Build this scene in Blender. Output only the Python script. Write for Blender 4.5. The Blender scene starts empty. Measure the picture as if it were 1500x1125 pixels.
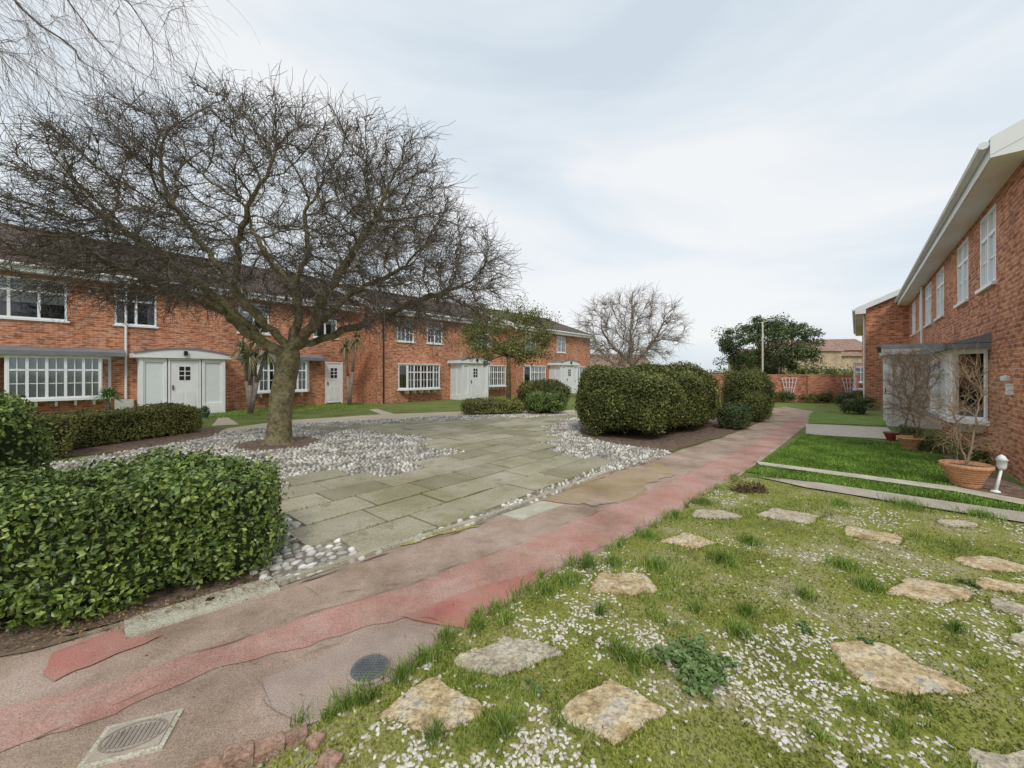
import bpy, math, random
import numpy as np
import bmesh
from mathutils import Vector, kdtree, noise
from mathutils.geometry import tessellate_polygon
random.seed(7); R=np.random.default_rng(7)
scene=bpy.context.scene
H=1.6; F=580.0; HY=545.0
TH=math.atan2(.755,.656)
D=np.array([math.cos(TH),math.sin(TH)]); NL=np.array([-D[1],D[0]])
def gp(u,v):
    dep=H*F/(v-HY); return ((u-750)/F*dep,dep)
def sw(s,w): 
    p=s*D+w*NL; return (float(p[0]),float(p[1]))
# ---------------- materials
def newmat(name):
    m=bpy.data.materials.new(name); m.use_nodes=True
    nt=m.node_tree; return m,nt,nt.nodes['Principled BSDF']
def ramp(nt,cols,fac,pos=None):
    r=nt.nodes.new('ShaderNodeValToRGB'); n=len(cols)
    if pos is None: pos=[.3+.4*i/(max(1,n-1)) for i in range(n)]
    el=r.color_ramp.elements
    while len(el)<n: el.new(.5)
    for i,c in enumerate(cols): el[i].position=pos[i]; el[i].color=(*c,1)
    nt.links.new(fac,r.inputs['Fac']); return r.outputs['Color']
def noi(nt,scale,detail=4,coord=None,rough=.6,dist=0):
    n=nt.nodes.new('ShaderNodeTexNoise'); n.inputs['Scale'].default_value=scale
    n.inputs['Detail'].default_value=detail; n.inputs['Roughness'].default_value=rough
    n.inputs['Distortion'].default_value=dist
    if coord: nt.links.new(coord,n.inputs['Vector'])
    return n.outputs['Fac']
def tc(nt,k='Object'): return nt.nodes.new('ShaderNodeTexCoord').outputs[k]
def mixc(nt,fac,a,b,mode='MIX'):
    m=nt.nodes.new('ShaderNodeMix'); m.data_type='RGBA'; m.blend_type=mode
    if isinstance(fac,(int,float)): m.inputs[0].default_value=fac
    else: nt.links.new(fac,m.inputs[0])
    for i,x in ((6,a),(7,b)):
        if isinstance(x,tuple): m.inputs[i].default_value=(*x,1)
        else: nt.links.new(x,m.inputs[i])
    return m.outputs[2]
def bump(nt,bs,h,strength=.5,dist=.01):
    b=nt.nodes.new('ShaderNodeBump'); b.inputs['Strength'].default_value=strength; b.inputs['Distance'].default_value=dist
    nt.links.new(h,b.inputs['Height']); nt.links.new(b.outputs[0],bs.inputs['Normal'])
def noisy(name,cols,scale=3,rough=.85,bs=40,bst=.4,fine=None,dist=.01,pos=None,spec=.3):
    m,nt,b=newmat(name); co=tc(nt)
    c=ramp(nt,cols,noi(nt,scale,6,co),pos)
    if fine:
        f=ramp(nt,[(.55,.55,.55),(1,1,1),(1.35,1.35,1.3)],noi(nt,fine,2,co,.7),[.35,.5,.68])
        c=mixc(nt,.8,c,f,'MULTIPLY')
    nt.links.new(c,b.inputs['Base Color']); b.inputs['Roughness'].default_value=rough
    b.inputs['Specular IOR Level'].default_value=spec
    if bst: bump(nt,b,noi(nt,bs,4,co),bst,dist)
    return m
def islandmat(name,cols,rough=.6,spec=.3,big=None,pos=None,trans=0):
    m,nt,b=newmat(name); g=nt.nodes.new('ShaderNodeNewGeometry')
    n=len(cols)
    c=ramp(nt,cols,g.outputs['Random Per Island'],pos or [i/(n-1) for i in range(n)])
    if big:
        f=ramp(nt,[(.6,.6,.6),(1.25,1.25,1.2)],noi(nt,big,3,tc(nt)),[.35,.65]); c=mixc(nt,1,c,f,'MULTIPLY')
    nt.links.new(c,b.inputs['Base Color']); b.inputs['Roughness'].default_value=rough
    b.inputs['Specular IOR Level'].default_value=spec
    return m
def brickmat(name,c1,c2,mort,bw=.225,rh=.075,ms=.007):
    m,nt,b=newmat(name); uv=tc(nt,'UV')
    t=nt.nodes.new('ShaderNodeTexBrick'); nt.links.new(uv,t.inputs['Vector'])
    for k,v in (('Scale',1),('Brick Width',bw),('Row Height',rh),('Mortar Size',ms),('Mortar Smooth',.2),('Bias',-.1)): t.inputs[k].default_value=v
    t.inputs['Color1'].default_value=(*c1,1); t.inputs['Color2'].default_value=(*c2,1); t.inputs['Mortar'].default_value=(*mort,1)
    f=ramp(nt,[(.72,.7,.7),(1,1,1),(1.2,1.2,1.2)],noi(nt,1.1,6,uv,.7),[.32,.5,.7])
    mp=nt.nodes.new('ShaderNodeMapping'); mp.inputs['Scale'].default_value=(4.4,13.3,1); nt.links.new(uv,mp.inputs[0])
    g=ramp(nt,[(.58,.50,.50),(1.12,1.12,1.12)],noi(nt,1,1,mp.outputs[0]),[.34,.56])
    c=mixc(nt,1,mixc(nt,1,t.outputs['Color'],f,'MULTIPLY'),g,'MULTIPLY')
    nt.links.new(c,b.inputs['Base Color']); b.inputs['Roughness'].default_value=.9; b.inputs['Specular IOR Level'].default_value=.2
    bb=nt.nodes.new('ShaderNodeBump'); bb.invert=True; bb.inputs['Strength'].default_value=.5; bb.inputs['Distance'].default_value=.006
    nt.links.new(t.outputs['Fac'],bb.inputs['Height']); nt.links.new(bb.outputs[0],b.inputs['Normal'])
    return m
def plain(name,c,rough=.5,spec=.4,var=.08):
    c2=tuple(x*(1-var) for x in c)
    return noisy(name,[c2,c],2.5,rough,60,.05,spec=spec)
brick=brickmat('orange_brick',(.62,.26,.13),(.44,.16,.085),(.58,.45,.35))
brick_far=brickmat('red_brick',(.60,.25,.14),(.46,.18,.10),(.52,.40,.30))
tile=brickmat('roof_tile',(.17,.125,.105),(.115,.09,.075),(.05,.04,.035),.3,.28,.02)
white=plain('white_upvc',(.90,.90,.90),.35)
fascia=plain('white_fascia',(.86,.86,.85),.45)
greyfelt=plain('grey_canopy',(.24,.25,.26),.8,.2,.3)
blackm=plain('black_plastic',(.02,.02,.02),.4)
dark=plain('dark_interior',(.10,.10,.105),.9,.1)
curtain=noisy('net_curtain',[(.80,.82,.83),(.90,.91,.91)],1.5,.9,20,.0)
frost=noisy('frosted_panel',[(.74,.79,.78),(.82,.86,.85)],14,.35,60,.3,None,.004)
def glassmat():
    m,nt,b=newmat('window_glass'); nt.nodes.remove(b)
    t=nt.nodes.new('ShaderNodeBsdfTransparent'); t.inputs[0].default_value=(.93,.96,.96,1)
    g=nt.nodes.new('ShaderNodeBsdfGlossy'); g.inputs['Roughness'].default_value=.03; g.inputs[0].default_value=(.9,.95,1,1)
    fr=nt.nodes.new('ShaderNodeFresnel'); fr.inputs[0].default_value=1.9
    mx=nt.nodes.new('ShaderNodeMixShader'); nt.links.new(fr.outputs[0],mx.inputs[0])
    nt.links.new(t.outputs[0],mx.inputs[1]); nt.links.new(g.outputs[0],mx.inputs[2])
    nt.links.new(mx.outputs[0],nt.nodes['Material Output'].inputs[0]); return m
glass=glassmat()
HM=[brick,white,glass,tile,fascia,greyfelt,blackm,dark,curtain,frost]
BR,WH,GL,TI,FA,GR,BK,DK,CU,FR=range(10)
# ---------------- mesh helpers
class MB:
    def __init__(s): s.v=[];s.f=[];s.m=[]
    def poly(s,pts,m=0):
        i=len(s.v); s.v+= [tuple(p) for p in pts]; s.f.append(tuple(range(i,i+len(pts)))); s.m.append(m)
    def box(s,x0,x1,y0,y1,z0,z1,m=0):
        if x0>x1:x0,x1=x1,x0
        if y0>y1:y0,y1=y1,y0
        i=len(s.v); s.v+=[(x0,y0,z0),(x1,y0,z0),(x1,y1,z0),(x0,y1,z0),(x0,y0,z1),(x1,y0,z1),(x1,y1,z1),(x0,y1,z1)]
        for q in ((0,3,2,1),(4,5,6,7),(0,1,5,4),(1,2,6,5),(2,3,7,6),(3,0,4,7)): s.f.append(tuple(i+k for k in q)); s.m.append(m)
    def prism(s,pts,z0,z1,m=0):
        n=len(pts); i=len(s.v)
        s.v+=[(p[0],p[1],z0) for p in pts]+[(p[0],p[1],z1) for p in pts]
        s.f.append(tuple(i+k for k in reversed(range(n)))); s.f.append(tuple(i+n+k for k in range(n))); s.m+=[m,m]
        for k in range(n):
            s.f.append((i+k,i+(k+1)%n,i+n+(k+1)%n,i+n+k)); s.m.append(m)
    def tube(s,p,q,r0,r1,n=8,m=0):
        p=Vector(p);q=Vector(q);d=(q-p).normalized(); a=d.orthogonal().normalized(); b=d.cross(a); i=len(s.v)
        for c,r in ((p,r0),(q,r1)):
            for k in range(n):
                t=2*math.pi*k/n; s.v.append(tuple(c+a*math.cos(t)*r+b*math.sin(t)*r))
        for k in range(n): s.f.append((i+k,i+(k+1)%n,i+n+(k+1)%n,i+n+k)); s.m.append(m)
        s.f.append(tuple(i+k for k in reversed(range(n)))); s.f.append(tuple(i+n+k for k in range(n))); s.m+=[m,m]
    def lathe(s,c,prof,n=24,m=0):
        i=len(s.v)
        for r,z in prof:
            for k in range(n):
                t=2*math.pi*k/n; s.v.append((c[0]+r*math.cos(t),c[1]+r*math.sin(t),c[2]+z))
        for j in range(len(prof)-1):
            for k in range(n):
                s.f.append((i+j*n+k,i+j*n+(k+1)%n,i+(j+1)*n+(k+1)%n,i+(j+1)*n+k)); s.m.append(m)
    def make(s,name,mats,parent=None,smooth=False,rot=None,loc=(0,0,0)):
        me=bpy.data.meshes.new(name); me.from_pydata(s.v,[],s.f)
        for mm in mats: me.materials.append(mm)
        me.polygons.foreach_set('material_index',s.m)
        if smooth: me.polygons.foreach_set('use_smooth',[True]*len(s.f))
        uv=me.uv_layers.new(name='UVMap'); me.update()
        for p in me.polygons:
            n=p.normal
            for li in p.loop_indices:
                c=me.vertices[me.loops[li].vertex_index].co
                if abs(n.z)>.95: uv.data[li].uv=(c.x,c.y)
                elif abs(n.x)>abs(n.y): uv.data[li].uv=(c.y,c.z)
                else: uv.data[li].uv=(c.x,c.z/max(.5,math.sqrt(max(1-n.z*n.z,.01))))
        o=bpy.data.objects.new(name,me); scene.collection.objects.link(o)
        if parent: o.parent=parent
        if rot is not None: o.rotation_euler[2]=rot
        o.location=loc
        return o
def empty(name,loc=(0,0,0),rot=0):
    e=bpy.data.objects.new(name,None); e.location=loc; e.rotation_euler[2]=rot; scene.collection.objects.link(e); e.empty_display_size=.3; return e
def npmesh(name,V,Fc,mat,smooth=False,parent=None,loc=(0,0,0)):
    V=np.asarray(V,dtype=np.float32); Fc=np.asarray(Fc,dtype=np.int32); k=Fc.shape[1]
    me=bpy.data.meshes.new(name); me.vertices.add(len(V)); me.vertices.foreach_set('co',V.ravel())
    me.loops.add(Fc.size); me.loops.foreach_set('vertex_index',Fc.ravel())
    me.polygons.add(len(Fc)); me.polygons.foreach_set('loop_start',np.arange(0,Fc.size,k,dtype=np.int32))
    me.polygons.foreach_set('use_smooth',np.full(len(Fc),smooth))
    me.materials.append(mat); me.update(calc_edges=True); me.validate()
    o=bpy.data.objects.new(name,me); scene.collection.objects.link(o)
    if parent: o.parent=parent
    o.location=loc
    return o
def inpoly(P,poly):
    x=P[:,0];y=P[:,1];r=np.zeros(len(P),bool);n=len(poly)
    for i in range(n):
        x1,y1=poly[i];x2,y2=poly[(i+1)%n]
        c=((y1>y)!=(y2>y)); 
        with np.errstate(divide='ignore',invalid='ignore'):
            r^= c&(x<(x2-x1)*(y-y1)/(y2-y1+1e-12)+x1)
    return r
def rough_edges(pts,amp,step=.25,fr=2.7):
    out=[];n=len(pts)
    for i in range(n):
        a=np.array(pts[i]);b=np.array(pts[(i+1)%n]);L=np.linalg.norm(b-a);k=max(1,min(90,int(L/step)))
        for j in range(k):
            p=a+(b-a)*j/k
            if L<60: 
                v=noise.noise_vector(Vector((p[0]*fr,p[1]*fr,3.1)))+.45*noise.noise_vector(Vector((p[0]*fr*4,p[1]*fr*4,1.1)))
                p=p+amp*np.array([v[0],v[1]])
            out.append((float(p[0]),float(p[1])))
    return out
def sheet(name,pts,z,mat,amp=0,step=.25):
    if amp: pts=rough_edges(pts,amp,step)
    V=[Vector((p[0],p[1],z)) for p in pts]; T=tessellate_polygon([V])
    me=bpy.data.meshes.new(name); 
    fs=[]
    for t in T:
        a,b,c=[V[i] for i in t]
        fs.append(t if (b-a).cross(c-a).z>0 else (t[0],t[2],t[1]))
    me.from_pydata([tuple(v) for v in V],[],fs); me.materials.append(mat)
    o=bpy.data.objects.new(name,me); scene.collection.objects.link(o); return o
def ribbon(name,pts,z,wd,mat,amp=.03,step=.05):
    Q=[]
    for a,b in zip(pts[:-1],pts[1:]):
        a=np.array(a);b=np.array(b);k=max(1,int(np.linalg.norm(b-a)/step))
        for j in range(k): Q.append(a+(b-a)*j/k)
    Q=[p+amp*np.array(noise.noise_vector(Vector((p[0]*4,p[1]*4,7)))[:2]) for p in Q]
    V=[];Fc=[]
    for i,p in enumerate(Q):
        d=Q[min(i+1,len(Q)-1)]-Q[max(i-1,0)]; d=d/(np.linalg.norm(d)+1e-9); n=np.array([-d[1],d[0]])
        w=wd*max(0.05,.3+2.6*noise.noise(Vector((p[0]*5,p[1]*5,2))))
        V+=[(*(p-n*w/2),z),(*(p+n*w/2),z)]
        if i: Fc.append((2*i-2,2*i,2*i+1,2*i-1))
    return npmesh(name,V,Fc,mat)
def PX(l): return [gp(*p) for p in l]
# ---------------- ground materials
m_ground=noisy('lawn_ground',[(.10,.14,.035),(.17,.21,.05),(.22,.25,.08)],1.2,.95,60,.6,30,.03)
m_garden=noisy('mossy_gravel_soil',[(.15,.16,.04),(.24,.26,.05),(.30,.29,.10),(.42,.36,.26)],1.6,.95,50,.8,55,.02,pos=[.32,.46,.56,.72])
m_mulch=noisy('bark_mulch',[(.11,.07,.05),(.22,.15,.11),(.32,.24,.18)],9,.95,60,.9,50,.03)
PB=[(.30,.215,.155),(.42,.31,.24),(.50,.385,.315)]
def pathmat(name,cols,patch=.0,moss=.15):
    m,nt,b=newmat(name); co=tc(nt)
    base=ramp(nt,PB,noi(nt,.9,6,co),[.35,.5,.65])
    c=ramp(nt,cols,noi(nt,1.7,5,co),[.35,.5,.65])
    if patch: 
        k=ramp(nt,[(0,0,0),(1,1,1)],noi(nt,1.6,9,co,.8,.4),[patch-.1,patch+.16]); c=mixc(nt,k,base,c)
    if moss:
        k=ramp(nt,[(0,0,0),(.6,.6,.6)],noi(nt,2.3,8,co,.75,.3),[.58,.69]); c=mixc(nt,k,c,(.27,.235,.09))
    st=ramp(nt,[(.60,.58,.56),(1,1,1)],noi(nt,.7,8,co,.7),[.33,.5]); c=mixc(nt,.8,c,st,'MULTIPLY')
    f=ramp(nt,[(.5,.5,.5),(1,1,1),(1.4,1.4,1.4)],noi(nt,170,2,co,.8),[.36,.5,.66]); c=mixc(nt,.75,c,f,'MULTIPLY')
    nt.links.new(c,b.inputs['Base Color']); b.inputs['Roughness'].default_value=.9; b.inputs['Specular IOR Level'].default_value=.25
    bump(nt,b,noi(nt,110,4,co),.6,.006); return m
m_path=pathmat('worn_pink_tarmac',PB,0,.2)
m_pink=pathmat('pink_tarmac',[(.43,.215,.165),(.50,.275,.225),(.52,.35,.29)],.38,.1)
m_red=pathmat('red_tarmac',[(.42,.16,.13),(.49,.21,.17)],.40,.05)
m_greyp=pathmat('grey_pink_tarmac',[(.31,.235,.19),(.42,.325,.27)],.30,.2)
m_mossp=pathmat('mossy_tarmac',[(.36,.27,.14),(.40,.31,.15),(.44,.31,.21)],.44,.3)
m_seam=noisy('crack_dirt',[(.15,.11,.075),(.28,.21,.14)],9,.95,60,.5)
m_grout=noisy('cobble_mortar',[(.18,.16,.13),(.32,.29,.25)],4,.95,70,.6,60)
m_conc=noisy('pale_concrete',[(.42,.39,.29),(.50,.47,.37),(.62,.58,.47)],4,.9,90,.3,120)
m_tan=noisy('tan_footpath',[(.52,.43,.31),(.62,.53,.40)],1.5,.9,80,.3,90)
m_lawn=noisy('lawn_turf',[(.14,.22,.04),(.20,.29,.055)],2,.95,60,.6,40,.02)
m_grav=noisy('beige_gravel',[(.55,.49,.40),(.68,.62,.52)],6,.95,90,.7,70,.02)
# ---------------- ground & sheets
sheet('ground',[(-400,-200),(400,-200),(400,600),(-400,600)],0,m_ground)
path=[(-9,-.9)]+PX([(0,965),(180,914),(410,862),(560,812),(700,768),(820,722),(900,692),(985,664),(1060,641),(1112,620),(1132,606),(1120,600),(1150,596),(1190,603),(1183,622),(1130,665),(1080,700),(1000,748),(900,806),(800,852),(730,905),(670,955),(600,1000),(470,1080),(400,1125)])+[(-6.5,-2.0)]
sheet('footpath',path,.010,m_path,.03)
sheet('footpath_pink_band',[(-8,-1.35)]+PX([(0,1045),(300,955),(590,862),(800,782),(960,716),(1100,652),(1165,612),(1182,612),(1170,630),(1080,694),(1000,740),(900,797),(800,845),(690,878),(600,905),(300,990),(0,1110)])+[(-7,-1.7)],.014,m_pink,.06,.05)
sheet('red_tarmac_patch',PX([(588,906),(660,880),(720,858),(812,834),(790,850),(745,886),(690,926),(640,918)]),.018,m_red,.03,.05)
sheet('red_tarmac_strip',PX([(80,985),(84,962),(150,936),(184,926),(190,940),(250,930),(180,960),(86,1000)]),.018,m_red,.06,.04)
sheet('grey_tarmac_patch',PX([(380,1000),(480,960),(590,915),(640,925),(640,960),(600,990),(520,1050),(440,1070),(400,1040)]),.018,m_greyp,.03,.05)
sheet('mossy_tarmac_patch',PX([(790,738),(860,704),(965,680),(985,690),(930,735),(880,745)]),.018,m_mossp,.16,.05)
for i,l in enumerate([[(0,1048),(150,1000),(300,955),(450,905),(590,862),(800,782),(960,716),(1060,672)],[(588,906),(480,952),(380,1000),(400,1040),(440,1060)],[(300,990),(150,1040),(0,1110)],[(430,850),(470,880),(560,860),(640,850)],[(690,926),(640,918),(588,906)]]):
    ribbon('path_crack',PX(l),.0215,.006,m_seam,.06)
ribbon('path_edge_dirt',PX([(0,966),(180,920)]),.021,.04,m_seam,.05)
ribbon('path_edge_dirt',PX([(412,866),(560,815),(700,771),(820,725),(900,694),(985,667)]),.0212,.03,m_seam,.04)
sheet('moss_edge_strip',PX([(560,806),(640,778),(690,768),(700,772),(640,786),(600,800)]),.0195,noisy('yellow_moss',[(.38,.31,.11),(.40,.38,.11)],6,.95,80,.6,60),.06,.04)
plaza=PX([(405,862),(330,820),(250,740),(60,682),(230,655),(330,634),(430,622),(640,611),(860,604),(872,622),(985,665),(900,692),(820,722),(700,768),(560,812)])
slabp=PX([(385,790),(405,702),(560,695),(600,690),(660,662),(612,640),(450,628),(640,617),(858,608),(800,628),(812,652),(895,690),(820,718),(610,779),(545,798),(475,768)])
sheet('cobble_bed',plaza,.008,m_grout,.03)
sheet('mulch_bed',PX([(0,720),(60,675),(200,660),(312,640),(330,628),(200,620),(0,640)]),.012,m_mulch,.1)
sheet('mulch_bed_central',PX([(852,640),(848,618),(940,603),(1110,598),(1120,616),(1062,638),(985,662),(905,652)]),.013,m_mulch,.1)
sheet('soil_under_hedge',[(-8,-.4)]+PX([(0,962),(180,912),(404,852),(402,790)])+[(-3,4.4),(-9,3)],.012,m_mulch,.04)
sheet('tan_footpath',PX([(300,632),(420,616),(560,607),(700,602),(1000,599),(1120,598),(1120,602),(860,606),(640,613),(430,625),(330,637)])+[(-11,7.2),(-14,6)],.005,m_tan,.02)
sheet('house_approach_path',PX([(310,624),(320,612),(335,612),(350,622)]),.006,m_tan,.02)
sheet('house_approach_path_far',PX([(540,600),(560,608),(580,607),(552,599)]),.006,m_tan,.02)
sheet('lawn',PX([(1115,678),(1180,637),(1360,655),(1440,712),(1400,716)]),.012,m_lawn,.04)
sheet('garden_edging',PX([(1108,678),(1112,683),(1400,723),(1500,743),(1500,735),(1400,716)]),.03,m_conc,.01)
sheet('lawn_strip',PX([(1092,692),(1112,684),(1400,725),(1500,745),(1500,752),(1200,708)]),.012,m_lawn,.03)
sheet('slab_path',PX([(1110,700),(1200,709),(1500,753),(1620,772),(1640,800),(1500,768),(1180,716)]),.022,noisy('grey_slab',[(.36,.32,.26),(.50,.45,.37)],3,.9,90,.3,100),.01)
sheet('lawn_far',PX([(1186,606),(1300,611),(1300,624),(1184,620)]),.012,m_lawn,.03)
sheet('gravel_drive',PX([(1180,621),(1300,627),(1318,645),(1180,637)]),.014,m_grav,.02)
sheet('soil_border',PX([(1330,650),(1400,712),(1500,742),(1500,716),(1345,640)]),.016,m_mulch,.05)
EDG=[(455,1070),(520,1036),(600,990),(660,938),(730,898),(800,850),(900,804),(1000,746),(1080,700)]
gard=PX(EDG+[(1110,702),(1180,718),(1500,770)])+[(8,3.2),(8,-3),(-2,-3)]+PX([(385,1125)])
sheet('front_garden_moss',gard,.020,m_garden,.05,.08)
def flat_slab(name,pts,z0,z1,mat,amp=.0):
    b=MB(); b.prism(rough_edges(pts,amp,.08) if amp else pts,z0,z1,0); return b.make(name,[mat])
flat_slab('concrete_kerb_slab',PX([(182,914),(290,880),(398,850),(410,868),(290,905),(184,938)]),.0,.028,m_conc,.008)
flat_slab('concrete_paving_slab',PX([(733,757),(795,737),(825,742),(765,764)]),.0,.026,m_conc,.006)
b=MB(); x,y=gp(308,884); b.box(x-.02,x+.02,y-.018,y+.018,.0,.034); b.make('drain_hole',[blackm])
b=MB(); cell=[];SL=.80;SWd=.53
for j in range(-5,48):
    for i in range(-12,34):
        off=(j%2)*SL/2+((j*37)%5)*.07
        s0=i*SL+off; w0=j*SWd
        c=sw(s0+SL/2,w0+SWd/2)
        if inpoly(np.array([c]),slabp)[0]:
            cell.append((s0,w0))
            g=.007+random.random()*.009; t=[random.uniform(-.006,.006) for _ in range(4)]
            z=.032+random.uniform(-.004,.004)
            pts=[(s0+g,w0+g),(s0+SL-g,w0+g),(s0+SL-g,w0+SWd-g),(s0+g,w0+SWd-g)]
            pts=[(p[0]+random.uniform(-.008,.008),p[1]+random.uniform(-.008,.008)) for p in pts]
            tp=[(p[0],p[1],z+tt) for p,tt in zip(pts,t)]
            b.poly(tp)
            for k in range(4):
                a=tp[k];c2=tp[(k+1)%4]; b.poly([a,(a[0],a[1],0),(c2[0],c2[1],0),c2])
m,nt,bs=newmat('mossy_paving_slab')
co=tc(nt)
c=ramp(nt,[(.27,.245,.14),(.36,.33,.225),(.45,.41,.31)],noi(nt,.8,6,co),[.35,.5,.66])
gi=nt.nodes.new('ShaderNodeNewGeometry')
c=mixc(nt,1,c,ramp(nt,[(.76,.75,.70),(1,1,1),(1.1,1.08,1.08)],gi.outputs['Random Per Island'],[0,.5,1]),'MULTIPLY')
k=ramp(nt,[(0,0,0),(.7,.7,.7)],noi(nt,3.5,8,co,.75,.3),[.54,.64]); c=mixc(nt,k,c,(.23,.21,.115))
c=mixc(nt,.6,c,ramp(nt,[(.6,.6,.55),(1,1,1),(1.3,1.3,1.3)],noi(nt,60,3,co),[.35,.5,.65]),'MULTIPLY')
nt.links.new(c,bs.inputs['Base Color']); bs.inputs['Roughness'].default_value=.9; bump(nt,bs,noi(nt,40,4,co),.4,.01)
b.make('paving_slabs',[m],rot=TH)
cs=set((round(a,2),round(c_,2)) for a,c_ in cell)
bm=bmesh.new(); bmesh.ops.create_icosphere(bm,subdivisions=2,radius=1)
icoV=np.array([v.co[:] for v in bm.verts]); icoF=np.array([[v.index for v in f.verts] for f in bm.faces]); bm.free()
bm=bmesh.new(); bmesh.ops.create_icosphere(bm,subdivisions=1,radius=1)
ic1V=np.array([v.co[:] for v in bm.verts]); ic1F=np.array([[v.index for v in f.verts] for f in bm.faces]); bm.free()
def rotz(a): return np.stack([np.stack([np.cos(a),-np.sin(a)],-1),np.stack([np.sin(a),np.cos(a)],-1)],-2)
def stones(name,P,sx,sy,sz,mat,V0=icoV,F0=icoF,z=.01,smooth=True,jit=.2,tilt=.3,angle=None):
    N=len(P); K=len(V0)
    S=np.stack([sx*R.uniform(.7,1.25,N),sy*R.uniform(.7,1.2,N),sz*R.uniform(.6,1.4,N)],-1)
    V=V0[None]*S[:,None]*(1+R.uniform(-jit,jit,(N,K,1)))
    V[:,:,0]+=V[:,:,2]*R.uniform(-tilt,tilt,(N,1)); V[:,:,1]+=V[:,:,2]*R.uniform(-tilt,tilt,(N,1))
    A=rotz(R.uniform(0,6.28,N) if angle is None else angle+R.normal(0,.35,N)); V[:,:,:2]=np.einsum('nij,nkj->nki',A,V[:,:,:2])
    V[:,:,0]+=P[:,None,0];V[:,:,1]+=P[:,None,1];V[:,:,2]+=z
    Fa=(F0[None]+(np.arange(N)*K)[:,None,None]).reshape(-1,3)
    return npmesh(name,V.reshape(-1,3),Fa,mat,smooth)
tree0=np.array(gp(408,650))
xs,ys=np.meshgrid(np.arange(-4,24,.085),np.arange(-2,18,.070)); 
ys_i=np.round((ys+2)/.070).astype(int); xs=xs+(ys_i%2)*.045+R.uniform(0,.08,(xs.shape[0],1))
Q=np.stack([xs.ravel(),ys.ravel()],-1)+R.uniform(-.013,.013,(xs.size,2)); P=Q[:,:1]*D[None]+Q[:,1:]*NL[None]
def inslab(P):
    s=P@D; w=P@NL; j=np.floor(w/SWd).astype(int); off=(j%2)*SL/2+((j*37)%5)*.07
    i=np.floor((s-off)/SL); s0=i*SL+off;w0=j*SWd
    return np.array([(round(float(a),2),round(float(c),2)) in cs for a,c in zip(s0,w0)])
k=inpoly(P,plaza); P=P[k]; P=P[~inslab(P)]; P=P[np.hypot(*(P-tree0).T)>.75+R.uniform(0,.15,len(P))]
mulp=PX([(0,720),(60,675),(200,660),(312,640),(330,628),(200,620),(0,640)]); P=P[~inpoly(P,mulp)]
hb=PX([(852,640),(848,618),(940,603),(1110,598),(1120,616),(1062,638),(985,662),(905,652)]); P=P[~inpoly(P,hb)]
P=P[R.random(len(P))>.04]
m_cob=islandmat('flint_cobbles',[(.26,.23,.19),(.43,.39,.34),(.56,.53,.48),(.76,.75,.72)],.75,.25,2,pos=[0,.3,.65,1])
nearm=np.hypot(*P.T)<5.2
stones('cobblestones',P[nearm],.041,.031,.022,m_cob,z=.012,jit=.07,tilt=.3,angle=TH)
stones('cobblestones',P[~nearm],.034,.026,.036,m_cob,ic1V,ic1F,z=.010,jit=.15,tilt=.35,angle=TH)
ring=[(tree0[0]+.85*math.cos(a),tree0[1]+.85*math.sin(a)) for a in np.linspace(0,6.28,30)[:-1]]
sheet('tree_mulch_ring',ring,.017,m_mulch,.08)
e=MB(); L=PX([(405,860),(560,810),(700,766),(820,721),(898,692)])
for a,c in zip(L[:-1],L[1:]):
    a=np.array(a);c=np.array(c);n=int(np.linalg.norm(c-a)/.9)+1;dv=(c-a)/n;u=dv/np.linalg.norm(dv);nn=np.array([-u[1],u[0]])
    for i in range(n):
        p=a+dv*i+u*.006;q=a+dv*(i+1)-u*.006
        e.prism([tuple(p-nn*.0),tuple(q-nn*.0),tuple(q+nn*.06),tuple(p+nn*.06)],0,.036)
e.make('edging_kerb',[noisy('weathered_kerb',[(.36,.32,.23),(.50,.46,.36)],3,.9,80,.4,80)])
# ---------------- covers
def metal_cover():
    x,y=gp(196,1086); e=empty('drain_cover',(x,y,.0),math.radians(20)); b=MB()
    b.box(-.12,.12,-.085,.085,.0,.026,0); 
    for i in range(-5,6):
        hh=.055*math.sqrt(max(0,1-(i/6)**2)); b.box(i*.018-.005,i*.018+.005,-hh,hh,.0265,.031,1)
    n=28
    for i in range(n):
        t=2*math.pi*i/n;t2=2*math.pi*(i+.8)/n
        b.prism([(.108*math.cos(t),.068*math.sin(t)),(.108*math.cos(t2),.068*math.sin(t2)),(.116*math.cos(t2),.075*math.sin(t2)),(.116*math.cos(t),.075*math.sin(t))],.0262,.0305,1)
    b.box(-.14,.14,-.105,.105,.0,.020,2)
    b.make('frame',[noisy('rusty_iron',[(.36,.29,.22),(.50,.43,.36)],20,.7,90,.4),noisy('iron_grille',[(.24,.2,.16),(.36,.31,.26)],20,.6,90,.3),m_conc],e)
metal_cover()
x,y=gp(542,985); e=empty('manhole_cover',(x,y,0)); b=MB()
b.lathe((0,0,0),[(.115,0),(.115,.024),(.098,.026)],40,1); b.lathe((0,0,0),[(.098,.026),(.096,.029),(.0,.029)],40,0)
for i in range(-4,5):
    for j in range(-4,5):
        if math.hypot(i,j)<4.3: b.box(i*.018-.006,i*.018+.006,j*.018-.006,j*.018+.006,.0295,.033,0)
b.make('iron_disc',[noisy('cast_iron',[(.09,.10,.105),(.17,.175,.175)],20,.6,90,.3),m_greyp],e)
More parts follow.
